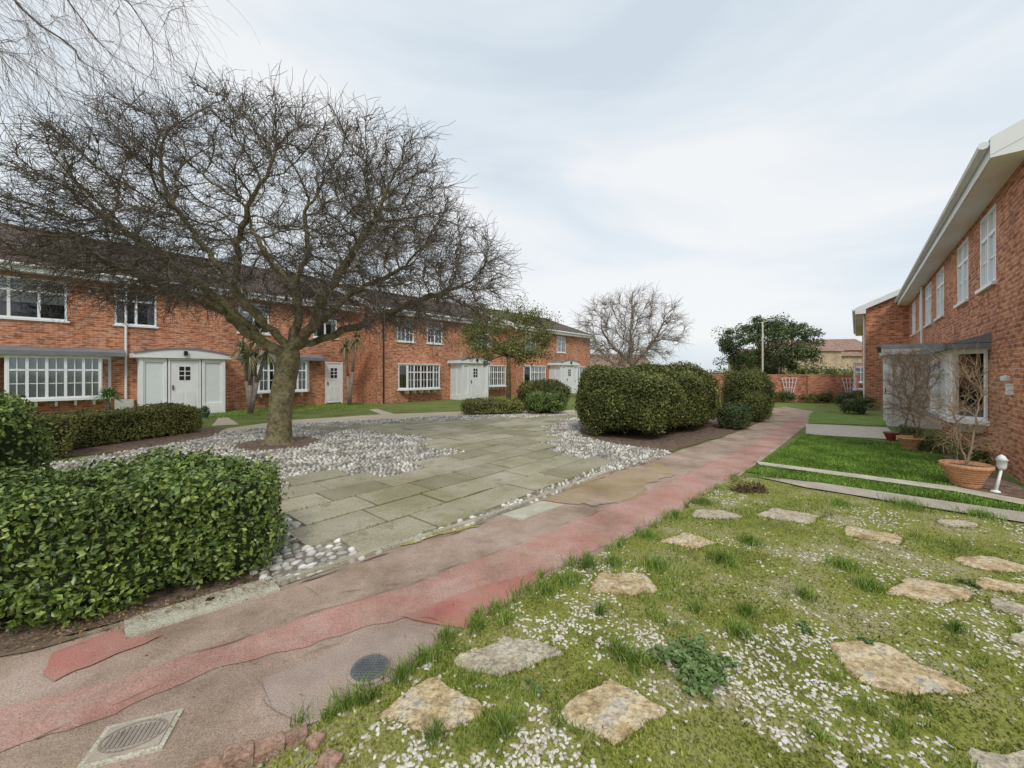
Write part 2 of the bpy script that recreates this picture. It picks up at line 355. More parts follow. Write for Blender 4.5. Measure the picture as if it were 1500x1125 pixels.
# stepping stones
m_sand=noisy('sandstone',[(.36,.26,.14),(.54,.41,.23),(.64,.52,.34),(.52,.47,.40)],7,.9,30,.9,35,.03,pos=[.34,.46,.56,.68])
m_sand2=noisy('grey_sandstone',[(.36,.31,.22),(.52,.45,.33),(.60,.54,.42)],7,.9,30,.9,35,.03)
STN=[(742,962,155,66),(634,1042,150,90),(890,1042,150,104),(908,861,92,36),(1010,796,82,24),(1046,757,74,16),(1150,757,86,24),(1277,787,92,26),(1355,868,125,40),(1303,985,150,84),(1458,831,100,26),(1475,864,95,26),(1482,894,70,26),(1395,770,60,11),(1530,940,110,40),(1560,860,100,30),(1180,1290,150,100),(1500,1150,160,90)]
rims=[]; spolys=[]
for n_,(u,v,wd,hd) in enumerate(STN):
    x,y=gp(u,v); dep=y; a=wd/2/F*dep; y0=H*F/(v-hd/2-HY);y1=H*F/(v+hd/2-HY); c=(y0-y1)/2
    kind=R.random(); pts=[]
    if kind<.55: base=[(-1,-.2),(-.1,-1),(1,-.15),(.15,1)]
    else: base=[(-.95,-.7),(.3,-1),(1,-.4),(.8,.85),(-.5,1)]
    if R.random()<.5: base=[(-p[0],p[1]) for p in base][::-1]
    pts=[(x+a*(p[0]+R.uniform(-.14,.14)),y+c*(p[1]+R.uniform(-.14,.14))) for p in base]
    q=[]; m_=len(pts)
    for i in range(m_):
        A=np.array(pts[i-1]);B=np.array(pts[i]);C=np.array(pts[(i+1)%m_]); t=R.uniform(.03,.13)
        q+= [tuple(B+(A-B)*t),tuple(B+(C-B)*t)]
    pts=rough_edges(q,.035,.03,6)
    spolys.append(pts)
    for p in pts:
        for _ in range(9): rims.append((p[0]+R.normal(0,.012),p[1]+R.normal(0,.012)))
    b=MB(); b.prism(pts,.0,.026); cx=x;cy=y
    b.f[1:2]=[];b.m[1:2]=[]
    n=len(pts); i0=len(b.v)
    for p in pts: b.v.append((cx+(p[0]-cx)*.96,cy+(p[1]-cy)*.96,.033+random.uniform(-.003,.003)))
    for k in range(n): b.f.append((n+k,n+(k+1)%n,i0+(k+1)%n,i0+k)); b.m.append(0)
    i1=len(b.v)
    for p in pts: b.v.append((cx+(p[0]-cx)*.5+R.normal(0,.006),cy+(p[1]-cy)*.5,.036+random.uniform(-.004,.004)))
    for k in range(n): b.f.append((i0+k,i0+(k+1)%n,i1+(k+1)%n,i1+k)); b.m.append(0)
    b.f.append(tuple(range(i1,i1+n))); b.m.append(0)
    b.make('stepping_stone',[m_sand if n_ in (1,2,3,4,7,8,9,10,11) else m_sand2])
m_eb=noisy('weathered_edging_brick',[(.24,.14,.10),(.40,.25,.18),(.46,.36,.28)],9,.9,50,.8,60,.02)
for u,v,sx,sy,sz,a in [(432,1078,.05,.03,.07,.6),(395,1096,.055,.035,.065,.5),(350,1112,.055,.04,.08,.5),(310,1126,.06,.04,.06,.45),(462,1085,.03,.03,.06,1.2),(484,1112,.045,.03,.045,-.3)]:
    x,y=gp(u,v+12); b=MB(); b.box(-sx,sx,-sy,sy,-.01,sz)
    o=b.make('edging_brick',[m_eb],rot=a,loc=(x,y,0)); 
    for vv in o.data.vertices:
        if vv.co.z>0: vv.co.z*=R.uniform(.6,1.1)
        vv.co.x*=R.uniform(.85,1.1)
    md=o.modifiers.new('bevel','BEVEL'); md.width=.008; md.segments=2
# ---------------- grass, gravel
def blades(name,P,h,w,mat,z=.015,lean=.6,parent=None):
    N=len(P); hh=h*R.uniform(.4,1.3,N); a=R.uniform(0,6.28,N); ux=np.cos(a);uy=np.sin(a)
    b=R.uniform(0,6.28,N); l=R.uniform(.1,1,N)*lean*hh; lx=np.cos(b)*l;ly=np.sin(b)*l; ww=w*R.uniform(.6,1.3,N)/2
    z0=np.full(N,z)
    V=np.zeros((N,5,3)); px=P[:,0];py=P[:,1]
    V[:,0]=np.stack([px-ux*ww,py-uy*ww,z0],-1);V[:,1]=np.stack([px+ux*ww,py+uy*ww,z0],-1)
    V[:,2]=np.stack([px-ux*ww*.8+lx*.4,py-uy*ww*.8+ly*.4,z0+hh*.6],-1);V[:,3]=np.stack([px+ux*ww*.8+lx*.4,py+uy*ww*.8+ly*.4,z0+hh*.6],-1)
    V[:,4]=np.stack([px+lx,py+ly,z0+hh],-1)
    T=np.array([[0,1,3],[0,3,2],[2,3,4]]); Fa=(T[None]+(np.arange(N)*5)[:,None,None]).reshape(-1,3)
    return npmesh(name,V.reshape(-1,3),Fa,mat,False,parent)
m_blade=islandmat('grass_blades',[(.10,.18,.03),(.18,.28,.04),(.27,.36,.08),(.42,.42,.18)],.6,.25,2.5,pos=[0,.4,.85,1])
m_blade2=islandmat('lawn_blades',[(.11,.21,.03),(.18,.30,.045),(.27,.38,.08)],.6,.25,2)
m_moss=islandmat('moss_tufts',[(.13,.165,.025),(.24,.275,.045),(.35,.36,.08),(.40,.36,.16)],.9,.1,2,pos=[0,.4,.85,1])
def nz(P,sc,o=0): return np.array([noise.noise(Vector((float(p[0])*sc+o,float(p[1])*sc,o))) for p in P])
def sampl(n,poly,falloff=1.6,far=8):
    xs=[p[0] for p in poly];ys=[p[1] for p in poly]
    P=np.stack([R.uniform(min(xs),max(xs),n),R.uniform(min(ys),max(ys),n)],-1)
    d=np.hypot(P[:,0],P[:,1]); P=P[R.uniform(0,1,n)<np.minimum(1,(falloff/np.maximum(d,.1))**1.4)]
    return P[inpoly(P,poly)]
gpoly=[(min(p[0],6.5),max(p[1],.3)) for p in gard]
P=sampl(440000,gpoly,2.0)
for sp in spolys: P=P[~inpoly(P,sp)]
n1=nz(P,1.1)+.45*nz(P,4,4)+.45*nz(P,11,2)
grav=n1>.10
PM=P[~grav & (R.uniform(0,1,len(P))<.8)]
blades('moss_carpet',PM,.015,.010,m_moss,.018,1.2)
n2=nz(PM,1.4,9)+.4*nz(PM,7,5); PG=PM[(n2+R.normal(0,.08,len(n2)))>.20]; R.shuffle(PG)
blades('garden_grass',PG[:24000],.045,.005,m_blade,.018,.9)
PS=P[grav]; dens=np.clip((n1[grav]-.10)/.35,0,1); r=R.uniform(0,1,len(PS)); PS1=PS[r<.05+.28*dens]; PSm=PS[r>.52]
PS2=P[~grav]; PS2=PS2[R.uniform(0,1,len(PS2))<.012]
m_chip=islandmat('limestone_chippings',[(.40,.34,.25),(.58,.53,.43),(.76,.73,.66)],.85,.2,pos=[0,.4,1])
stones('gravel_chippings',np.concatenate([PS1,PS2]),.0115,.0085,.005,m_chip,ic1V,ic1F,.023,False,.3)
blades('sparse_moss',PSm,.012,.009,m_moss,.016,1.2)
blades('moss_rim',np.array(rims),.024,.008,m_moss,.016,1.0)
def tuft(P0,n,rad,h,lst):
    a=R.uniform(0,6.28,n); r=rad*np.abs(R.normal(0,.5,n)); lst.append(np.stack([P0[0]+r*np.cos(a),P0[1]+r*np.sin(a)],-1))
T1=[]
for u,v,r_ in [(930,975,.13),(1080,935,.12),(905,960,.08),(830,858,.14),(800,872,.12),(960,835,.14),(1060,825,.16),(1100,800,.15),(1235,835,.15),(1270,865,.12),(900,830,.1),(740,915,.09),(620,975,.06),(700,925,.08),(860,835,.12),(1230,742,.2),(990,760,.18),(1330,745,.3),(590,1000,.05),(950,790,.12),(1030,740,.18),(1440,760,.2),(640,1090,.06),(740,1080,.05),(1130,700,.25),(1020,900,.06),(1095,905,.08),(880,905,.06),(1400,930,.06),(1180,880,.08)]:
    tuft(gp(u,v),int(2100*r_),r_,.1,T1)
E=PX(EDG)
for a,c in zip(E[:-1],E[1:]):
    for t in np.linspace(0,1,10):
        if R.random()<.8: tuft((a[0]+(c[0]-a[0])*t+R.normal(0,.03),a[1]+(c[1]-a[1])*t),int(R.uniform(10,60)),R.uniform(.04,.1),.05,T1)
blades('grass_tufts',np.concatenate(T1),.08,.005,m_blade,.015,1.1)
for nm,l in (('lawn_grass',[(1115,678),(1180,637),(1360,655),(1440,712),(1400,716)]),('lawn_strip_grass',[(1092,692),(1112,684),(1400,725),(1500,745),(1500,752),(1200,708)])):
    poly=PX(l); P=sampl(120000 if nm=='lawn_grass' else 60000,poly,6); blades(nm,P[:26000],.04,.012,m_blade2,.012,.7)
lf=[sw(-4,16.4),sw(10,16.4),sw(10,19.8),sw(-4,19.8)]
P=sampl(30000,lf,20); blades('verge_grass',P[:15000],.05,.02,m_blade2,.0,.7)
T1=[]
for i in range(90):
    u=R.uniform(420,880);v=R.uniform(630,800)
    p=gp(u,v)
    if inpoly(np.array([p]),slabp)[0]: 
        w_=p[0]*NL[0]+p[1]*NL[1]; w2=round(w_/SWd)*SWd; p=(p[0]+(w2-w_)*NL[0],p[1]+(w2-w_)*NL[1])
        t=R.normal(0,.12,14); q=np.array(p)[None]+t[:,None]*D[None]+R.normal(0,.008,(14,1))*NL[None]; T1.append(q)
blades('paving_joint_weeds',np.concatenate(T1),.022,.008,m_blade,.03,1)
def leaves(name,P,Nn,size,mat,parent=None,asp=.55,rnd=.7,loc=(0,0,0)):
    N=len(P); n=Nn+R.normal(0,rnd,(N,3)); n/=np.linalg.norm(n,axis=1,keepdims=True)
    t=np.cross(n,R.normal(0,1,(N,3))); t/=np.linalg.norm(t,axis=1,keepdims=True); bb=np.cross(n,t)
    s=(size*R.uniform(.6,1.3,N))[:,None]
    V=np.stack([P-t*s*.5,P+bb*s*asp*.5+n*s*.08,P+t*s*.5,P-bb*s*asp*.5+n*s*.08],1)
    Fa=(np.array([[0,1,2],[0,2,3]])[None]+(np.arange(N)*4)[:,None,None]).reshape(-1,3)
    return npmesh(name,V.reshape(-1,3),Fa,mat,False,parent,loc)
m_weed=islandmat('weed_leaves',[(.08,.14,.035),(.14,.22,.06),(.2,.28,.1)],.5,.4)
def weed(u,v,n,sc):
    x,y=gp(u,v); e=empty('leafy_weed',(x,y,.02)); P=[];N=[]
    for i in range(n):
        a=R.uniform(0,6.28);L=R.uniform(.10,.24)*sc;up=R.uniform(.3,1.1)
        for t in np.linspace(.15,1,22):
            c=np.array([math.cos(a)*L*t,math.sin(a)*L*t,up*L*t-up*L*.75*t*t]); 
            for k in range(3): P.append(c+R.normal(0,.012*sc,3)*np.array([1,1,.4])); N.append([0,0,1])
    P=np.array(P);P[:,2]=np.maximum(P[:,2],.005); leaves('leaves',P,np.array(N,float),.034*sc**.5,m_weed,e,.6,.5)
weed(1025,985,22,1); weed(1275,945,6,.35); weed(780,1010,6,.3); weed(1180,925,6,.35); weed(1420,860,7,.4)
# ---------------- hedges
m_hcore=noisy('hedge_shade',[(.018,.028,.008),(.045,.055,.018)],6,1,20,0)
def boxsample(n,a,b,c):
    ar=np.array([b*c,b*c,a*c,a*c,a*b,a*b*.1]); k=R.choice(6,n,p=ar/ar.sum()); U=R.uniform(-1,1,(n,3))
    ax=k//2; sg=np.where(k%2==0,1,-1); U[np.arange(n),ax]=sg; return U
def hedge(name,c,half,rot,n,leaf,mat,p=5,lump=.05,lumpsc=1.8,asp=.55,rag=.03,parent=None,core=True,seed=0,rnd=.7,zb=0):
    e=parent or empty(name,(c[0],c[1],0),rot); a,b,h=half
    def surf(U):
        k=(np.abs(U)**p).sum(1)**(-1/p); Q=U*k[:,None]
        Nn=np.sign(Q)*np.abs(Q)**(p-1)/np.array([a,b,h]); Nn/=np.linalg.norm(Nn,axis=1,keepdims=True)+1e-9
        W=Q*np.array([a,b,h])
        d=np.array([noise.noise(Vector(w_)*lumpsc+Vector((seed*7+c[0],c[1],seed)))+.5*noise.noise(Vector(w_)*lumpsc*2.7+Vector((seed,3,1))) for w_ in W.tolist()])
        return W,Nn,d
    W,Nn,d=surf(boxsample(n,a,b,h))
    W=W+Nn*(d*lump*1.6+R.uniform(-rag*1.6,rag,len(W))-np.abs(R.normal(0,rag*.6,len(W)))+ (R.random(len(W))<.04)*R.uniform(0,rag*2.4,len(W)))[:,None]
    W[:,2]=W[:,2]+h+zb; k=W[:,2]>.02; 
    leaves('foliage',W[k],Nn[k],leaf,mat,e,asp,rnd)
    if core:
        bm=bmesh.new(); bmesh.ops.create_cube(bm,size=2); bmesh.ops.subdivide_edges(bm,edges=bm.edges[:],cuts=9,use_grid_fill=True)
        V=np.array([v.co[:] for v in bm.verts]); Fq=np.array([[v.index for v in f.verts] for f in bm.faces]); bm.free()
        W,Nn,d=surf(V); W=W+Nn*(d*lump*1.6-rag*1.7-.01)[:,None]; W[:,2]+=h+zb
        npmesh('inner_shade_core',W,Fq,m_hcore,True,e)  # solid core, near-black green paints the shade between the leaves
    return e
m_lv1=islandmat('privet_leaves',[(.04,.075,.013),(.10,.165,.028),(.18,.26,.045),(.36,.42,.12)],.35,.5,2,pos=[0,.35,.80,1])
m_lv2=islandmat('box_leaves',[(.045,.06,.018),(.10,.12,.028),(.18,.195,.045),(.30,.29,.10)],.6,.3,1.2,pos=[0,.4,.8,1])
m_lvt=islandmat('holm_oak_leaves',[(.07,.085,.025),(.15,.17,.045),(.24,.25,.07),(.34,.33,.12)],.6,.3,1.2,pos=[0,.4,.8,1])
m_lv3=islandmat('dark_evergreen_leaves',[(.035,.06,.02),(.08,.12,.035),(.15,.20,.06)],.5,.4,1)
m_lv4=islandmat('brown_hedge_leaves',[(.10,.09,.03),(.18,.17,.05),(.22,.25,.06),(.34,.32,.13)],.7,.3,1.5)
u=np.array([.873,.49]);v=np.array([-.49,.873])
c0=np.array([-1.82,3.02]); cc=c0-u*2.3+v*.55; hedge('privet_hedge',cc,(2.3,.56,.42),math.atan2(u[1],u[0]),54000,.042,m_lv1,p=6,lump=.08,rag=.045)
hedge('evergreen_bush',(-5.75,4.0),(.62,.6,.72),0,12000,.05,m_lv1,p=2.6,lump=.1,rag=.05)
a=np.array(gp(50,668));b_=np.array(gp(300,632)); dd=b_-a; L=np.linalg.norm(dd); ang=math.atan2(dd[1],dd[0]); nn=np.array([-dd[1],dd[0]])/L
hedge('low_hedge',(a+b_)/2+nn*.4,(L/2,.45,.36),ang,22000,.05,m_lv4,p=7,lump=.05,rag=.04)
hedge('low_hedge',np.array(gp(20,690))+nn*.9,(1.0,.5,.40),ang,9000,.05,m_lv4,p=6,lump=.06,rag=.04)
e=empty('clipped_hedge',(2.95,10.1,0),TH)
def lobe(s,w,half,seed,n,mat=m_lv2,p=2.8):
    sub=bpy.data.objects.new('hedge_lobe',None); scene.collection.objects.link(sub); sub.parent=e; sub.location=(s,w,0)
    hedge('x',(0,0),half,0,n,.06,mat,p=p,lump=.13,rag=.05,parent=sub,seed=seed,lumpsc=1.3)
lobe(.2,.05,(1.2,1.3,.87),1,28000); lobe(2.0,-.35,(1.2,1.1,.91),2,22000); lobe(3.4,-.25,(.9,1.0,.86),3,14000)
hedge('rounded_shrub',gp(1098,612),(.8,.7,.80),TH,11000,.06,m_lv2,p=2.8,lump=.08,rag=.05)
hedge('rounded_shrub',gp(1092,606),(.9,.75,.84),TH,9000,.06,m_lv2,p=2.8,lump=.08,rag=.05)
hedge('rounded_shrub',gp(1076,628),(.45,.4,.36),TH,5000,.05,m_lv3,p=2.8,lump=.06,rag=.05)
hedge('rounded_shrub',gp(1108,618),(.4,.35,.5),TH,4000,.05,m_lv2,p=2.8,lump=.06,rag=.05)
hedge('rounded_shrub',gp(796,600),(1.1,.8,.62),.2,9000,.07,m_lv2,p=2.6,lump=.1,rag=.05)
hedge('rounded_shrub',gp(800,606),(.75,.6,.42),.2,6000,.06,m_lv1,p=2.6,lump=.08,rag=.05)
hedge('low_hedge',gp(722,606),(1.2,.5,.27),.1,7000,.06,m_lv4,p=5,lump=.05,rag=.05)
# ---------------- trees
def make_tree(name,base,limbs,attr,step,di,dk,twig_n,twig_len,mat,r_tip=.006,maxit=140,droop=0,trunk_r=None,expo=2.3,tw_r=.006,upb=.15,tseg=4,tmat=None,curl=.28):
    nodes=[];par=[]
    def add(p,q): nodes.append(np.array(p,float)); par.append(q); return len(nodes)-1
    for li,lb in enumerate(limbs):
        if li==0: cur=add(lb[0],-1); pts=lb[1:]
        else:
            arr=np.array(nodes); cur=int(np.argmin(((arr-np.array(lb[0]))**2).sum(1))); pts=lb[1:]
        for p in pts:
            p=np.array(p,float); a=nodes[cur].copy(); L=np.linalg.norm(p-a); n=max(1,int(round(L/step)))
            for i in range(1,n+1):
                q=a+(p-a)*i/n + (R.normal(0,step*.14,3) if li>0 else 0)
                cur=add(q,cur)
    A=[Vector(a) for a in attr]
    for it in range(maxit):
        kd=kdtree.KDTree(len(nodes))
        for i,n in enumerate(nodes): kd.insert(n,i)
        kd.balance(); acc={}; keep=[]
        for a in A:
            co,i,dist=kd.find(a)
            if dist<dk: continue
            keep.append(a)
            if dist<di:
                v=(a-co).normalized(); acc[i]=acc.get(i,Vector((0,0,0)))+v
        A=keep
        if not acc: break
        added=0
        for i,v in acc.items():
            if v.length<1e-4: continue
            v=v.normalized()+Vector(R.normal(0,.25,3))+Vector((0,0,upb)); 
            if par[i]>=0:
                pd=Vector(nodes[i]-nodes[par[i]]); v+=pd.normalized()*.5
            v.normalize(); q=np.array(nodes[i])+np.array(v)*step
            _,_,dd=kd.find(Vector(q))
            if dd<step*.35: continue
            add(q,i); added+=1
        if not added or len(nodes)>9000: break
    n=len(nodes); Nd=np.array(nodes); rad=np.zeros(n); ch=[0]*n
    for i in range(n-1,-1,-1):
        if ch[i]==0: rad[i]=r_tip**expo
        if par[i]>=0: rad[par[i]]+=rad[i]; ch[par[i]]+=1
    rad=rad**(1/expo)
    if trunk_r: 
        f=trunk_r/rad[0]; rad=r_tip+(rad-r_tip)*f
    rad=np.maximum(rad,r_tip*.8)
    V=[];Fq=[]; fr=[None]*n; dirs=[None]*n
    for i in range(n):
        if par[i]<0: dirs[i]=Vector((0,0,1)); fr[i]=Vector((1,0,0))
        else:
            d=Vector(Nd[i]-Nd[par[i]]).normalized(); dirs[i]=d; a=fr[par[i]]-d*fr[par[i]].dot(d)
            fr[i]=a.normalized() if a.length>1e-3 else d.orthogonal().normalized()
    def ring(i,k,r):
        a=fr[i];b=dirs[i].cross(a);c=Vector(Nd[i]);s=len(V)
        for t in range(k):
            g=2*math.pi*t/k; rr=r
            if r>.08: rr=r*(1+.10*math.sin(3*g+i*.35)+.05*math.sin(5*g+i*.6)) 
            V.append(tuple(c+a*math.cos(g)*rr+b*math.sin(g)*rr))
        return s
    cache={}
    for i in range(n):
        p=par[i]
        if p<0: continue
        k=14 if rad[i]>.05 else (6 if rad[i]>.02 else 4)
        rp=min(rad[p],rad[i]*1.25)
        key=(p,k,round(rp,4))
        if key not in cache: cache[key]=ring(p,k,rp)
        s0=cache[key]; s1=ring(i,k,rad[i]); cache[(i,k,round(rad[i],4))]=s1
        for t in range(k): Fq.append((s0+t,s0+(t+1)%k,s1+(t+1)%k,s1+t))
    e=empty(name,(base[0],base[1],0))
    npmesh('trunk_and_limbs',V,Fq,mat,True,e)
    cand=np.where(rad<.03)[0]; N=int(len(cand)*twig_n); idx=R.choice(cand,N)
    P=Nd[idx]+(Nd[np.array(par)[idx]]-Nd[idx])*R.random((N,1)); d0=np.array([list(dirs[i]) for i in idx])
    ctr=Nd.mean(0); out=P-ctr; out/=np.linalg.norm(out,axis=1,keepdims=True)+1e-6
    d=d0*.8+out*.6+R.normal(0,.45,(N,3))+np.array([0,0,.2]); d/=np.linalg.norm(d,axis=1,keepdims=True)
    sl=(twig_len*R.uniform(.4,1.3,N)/tseg)[:,None]; pts=[P]
    for j in range(tseg):
        d=d+R.normal(0,curl,(N,3))+np.array([0,0,-droop]); d/=np.linalg.norm(d,axis=1,keepdims=True); pts.append(pts[-1]+d*sl)
    pts=np.stack(pts,1); a=np.cross(d,R.normal(0,1,(N,3))); a/=np.linalg.norm(a,axis=1,keepdims=True); bb=np.cross(d,a)
    rr=tw_r*np.linspace(1,.45,tseg+1)
    offs=[a*math.cos(g)+bb*math.sin(g) for g in (0,2.094,4.189)]
    VV=np.stack([pts+o[:,None,:]*rr[None,:,None] for o in offs],2)
    base_i=(np.arange(N)*(tseg+1)*3)[:,None]; fl=[]
    for j in range(tseg):
        for t in range(3): fl.append(np.array([j*3+t,j*3+(t+1)%3,(j+1)*3+(t+1)%3,(j+1)*3+t]))
    Fa=(np.array(fl)[None]+base_i[:,:,None]).reshape(-1,4)
    npmesh('twigs',VV.reshape(-1,3),Fa,tmat or mat,False,e)
    return e
def ell(n,c,r,zmin=-1e9,hollow=0):
    U=R.normal(0,1,(n*3,3)); U/=np.linalg.norm(U,axis=1,keepdims=True); U*=(R.uniform(hollow,1,(n*3,1)))**(1/2.2); U=U*np.array(r)+np.array(c); U=U[U[:,2]>zmin]; return U[:n]
m_bark=noisy('mossy_bark',[(.11,.09,.045),(.24,.205,.105),(.32,.28,.165)],5,.9,22,1,16,.05)
m_twig=noisy('dark_twigs',[(.10,.08,.065),(.175,.145,.12)],5,.9,30,.0)
m_bark2=noisy('grey_bark',[(.20,.155,.12),(.33,.265,.22)],5,.9,30,.5,25,.02)
m_birch=noisy('birch_twig',[(.28,.215,.21),(.38,.31,.30)],5,.9,30,.0,25,.02)
at=np.concatenate([ell(3000,(-.6,.1,4.9),(4.9,3.0,2.45),3.0,.3),ell(1800,(2.6,.1,3.8),(2.6,2.5,1.5),2.4,.1),ell(900,(-3.4,-.2,4.1),(2.4,2.3,1.3),2.9),ell(300,(2.2,0,6.0),(1.6,1.6,1.0),3)])
limbs=[[(0,0,0),(.02,0,.5),(.08,0,1.0),(.17,0,1.5),(.25,0,1.9),(.24,0,2.1)],
[(.24,0,1.9),(-.3,.1,2.2),(-.9,.2,2.55),(-1.5,.3,3.05),(-2.4,.2,3.4),(-3.5,.0,3.9)],
[(.24,0,2.05),(-.1,-.2,2.6),(-.6,-.5,3.3),(-1.2,-.6,4.2),(-1.7,-.8,5.1)],
[(.24,0,2.1),(.3,.3,2.8),(.1,.5,3.6),(.4,.6,4.6),(.2,.7,5.5)],
[(.24,0,2.1),(.75,0,2.6),(1.2,-.3,3.3),(1.8,-.5,4.0),(2.4,-.6,4.9)],
[(.24,0,2.0),(.9,.4,2.4),(1.8,.7,2.85),(2.8,.7,3.3),(3.9,.5,3.6)],
[(.1,.5,3.6),(-.7,.9,4.3),(-1.4,1.2,5.2)],[(-.6,-.5,3.3),(-.1,-1.2,4.1),(.5,-1.6,4.9)],[(-.3,.1,2.2),(-.8,-.3,2.9),(-1.7,-.6,3.8),(-2.8,-.8,4.6)],[(.75,0,2.6),(1.5,.5,3.5),(2.6,.9,4.2)]]
make_tree('bare_spreading_tree',tree0,limbs,at,.16,1.4,.25,5.0,.62,m_bark,.0065,150,.05,.235,1.9,.006,tmat=m_twig,curl=.38,tseg=4)
b=MB()
b.lathe((tree0[0],tree0[1],0),[(.36,-.02),(.29,.08),(.25,.22),(.22,.45)],16,0); o=b.make('root_flare',[m_bark],smooth=True); 
par_t=bpy.data.objects['bare_spreading_tree']; o.parent=par_t; o.location=(-tree0[0],-tree0[1],0)
make_tree('birch_tree',(-8.6,4.4),[[(0,0,0),(.1,0,2),(.2,.1,4),(.3,.1,6.5),(.3,.1,8.5)],[(.2,.1,4.5),(1.2,.2,5.9),(2.3,.3,6.8),(3.2,.4,7.0)],[(.2,.1,5.2),(1.0,-.6,6.6),(2.0,-1,7.4)]],np.concatenate([ell(700,(2.0,.3,6.7),(2.4,2.2,1.5),4.6),ell(300,(-.5,0,7.5),(2.6,2.4,2.4),4.5)]),.22,1.4,.36,4,1.1,m_birch,.004,90,.26,.11,2.1,.003,tseg=6)
make_tree('bare_tree',(6.6,22.0),[[(0,0,0),(0,0,1),(.1,0,2.0)],[(.1,0,2),(-1.2,0,3.2)],[(.1,0,2),(1.2,0,3.2)],[(.1,0,2),(0,.4,3.6)]],ell(1000,(0,0,4.0),(3.0,3.0,2.1),2.0),.25,2,.40,5,.7,m_bark2,.008,80,.03,.17,2.0,.009)
make_tree('bare_tree',(9.5,36),[[(0,0,0),(0,0,2.0)],[(0,0,2),(-1.2,0,3.2)],[(0,0,2),(1.2,0,3.2)]],ell(400,(.3,0,3.4),(4.2,3,1.7),1.6),.35,2.4,.6,6,.9,m_bark2,.014,60,.03,.2,2.3,.014)
def leaf_tree(name,base,c,r,nclump,per,leaf,mat,trunk_r,cr=.5):
    e=empty(name,(base[0],base[1],0)); C=ell(nclump,c,r,-9,.35)
    C=C+R.normal(0,.15,C.shape)
    idx=np.repeat(np.arange(len(C)),per); U=R.normal(0,1,(len(idx),3)); U/=np.linalg.norm(U,axis=1,keepdims=True)
    cs_=R.uniform(.5,1.25,len(C))[idx][:,None]
    P=C[idx]+U*cs_*cr*(R.uniform(.15,1,(len(idx),1))**.6)*np.array([1,1,.75])
    leaves('foliage',P,U+np.array([0,0,.5]),leaf,mat,e,.6,.6)
    b=MB(); top=Vector((c[0],c[1],c[2]-r[2]*.5)); b.tube((0,0,-.05),tuple(top),trunk_r,trunk_r*.7,10)
    for q in C[::max(1,len(C)//26)]: b.tube(tuple(top-Vector((0,0,R.uniform(0,.3)))),tuple(q),trunk_r*.35,.015,5)
    b.make('trunk_and_limbs',[m_bark],e,True); return e
leaf_tree('holm_oak_tree',(-.15,18.0),(0,0,3.25),(2.2,2.0,1.4),130,150,.08,m_lvt,.12,.5)
leaf_tree('evergreen_tree',(17.4,27.0),(0,0,3.3),(3.0,2.8,1.9),170,150,.13,m_lv3,.2,.62)
m_cord=islandmat('cordyline_leaves',[(.16,.15,.08),(.27,.27,.13),(.38,.32,.18)],.6,.3)
def cordyline(base,heads,Ls=1,name='cordyline_palm',mt=None):
    e=empty(name,(base[0],base[1],0)); b=MB()
    VV=[];FF=[]
    for hx,hy,hz in heads:
        b.tube((0,0,-.02),(hx*.4,hy*.4,hz*.5),.09*Ls,.07*Ls,8); b.tube((hx*.4,hy*.4,hz*.5),(hx,hy,hz),.07*Ls,.055*Ls,8)
        for i in range(110):
            a=R.uniform(0,6.28); el=R.uniform(-.9 if Ls==1 else -.1,1.3); L=R.uniform(.45,.75)*Ls; d=Vector((math.cos(a)*math.cos(el),math.sin(a)*math.cos(el),math.sin(el))); s=d.cross(Vector((0,0,1))).normalized()*.022
            p0=Vector((hx,hy,hz)); p1=p0+d*L*.55; p2=p0+d*L+Vector((0,0,-.18)); k=len(VV)
            VV+=[tuple(p0-s*.6),tuple(p0+s*.6),tuple(p1+s),tuple(p1-s),tuple(p2+s*.1),tuple(p2-s*.1)]; FF+=[(k,k+1,k+2,k+3),(k+3,k+2,k+4,k+5)]
    b.make('stems',[m_bark2],e,True); npmesh('fronds',VV,FF,mt or m_cord,False,e)
cordyline(sw(4.9,17.6),[(-.3,0,2.5),(.25,.1,2.9),(.1,-.2,2.2),(.5,.2,2.4)])
cordyline(sw(9.2,18.3),[(-.2,0,2.8),(.3,.1,3.2)])
cordyline(sw(1.15,18.9),[(0,0,.75)],.9,'fan_palm',m_weed)
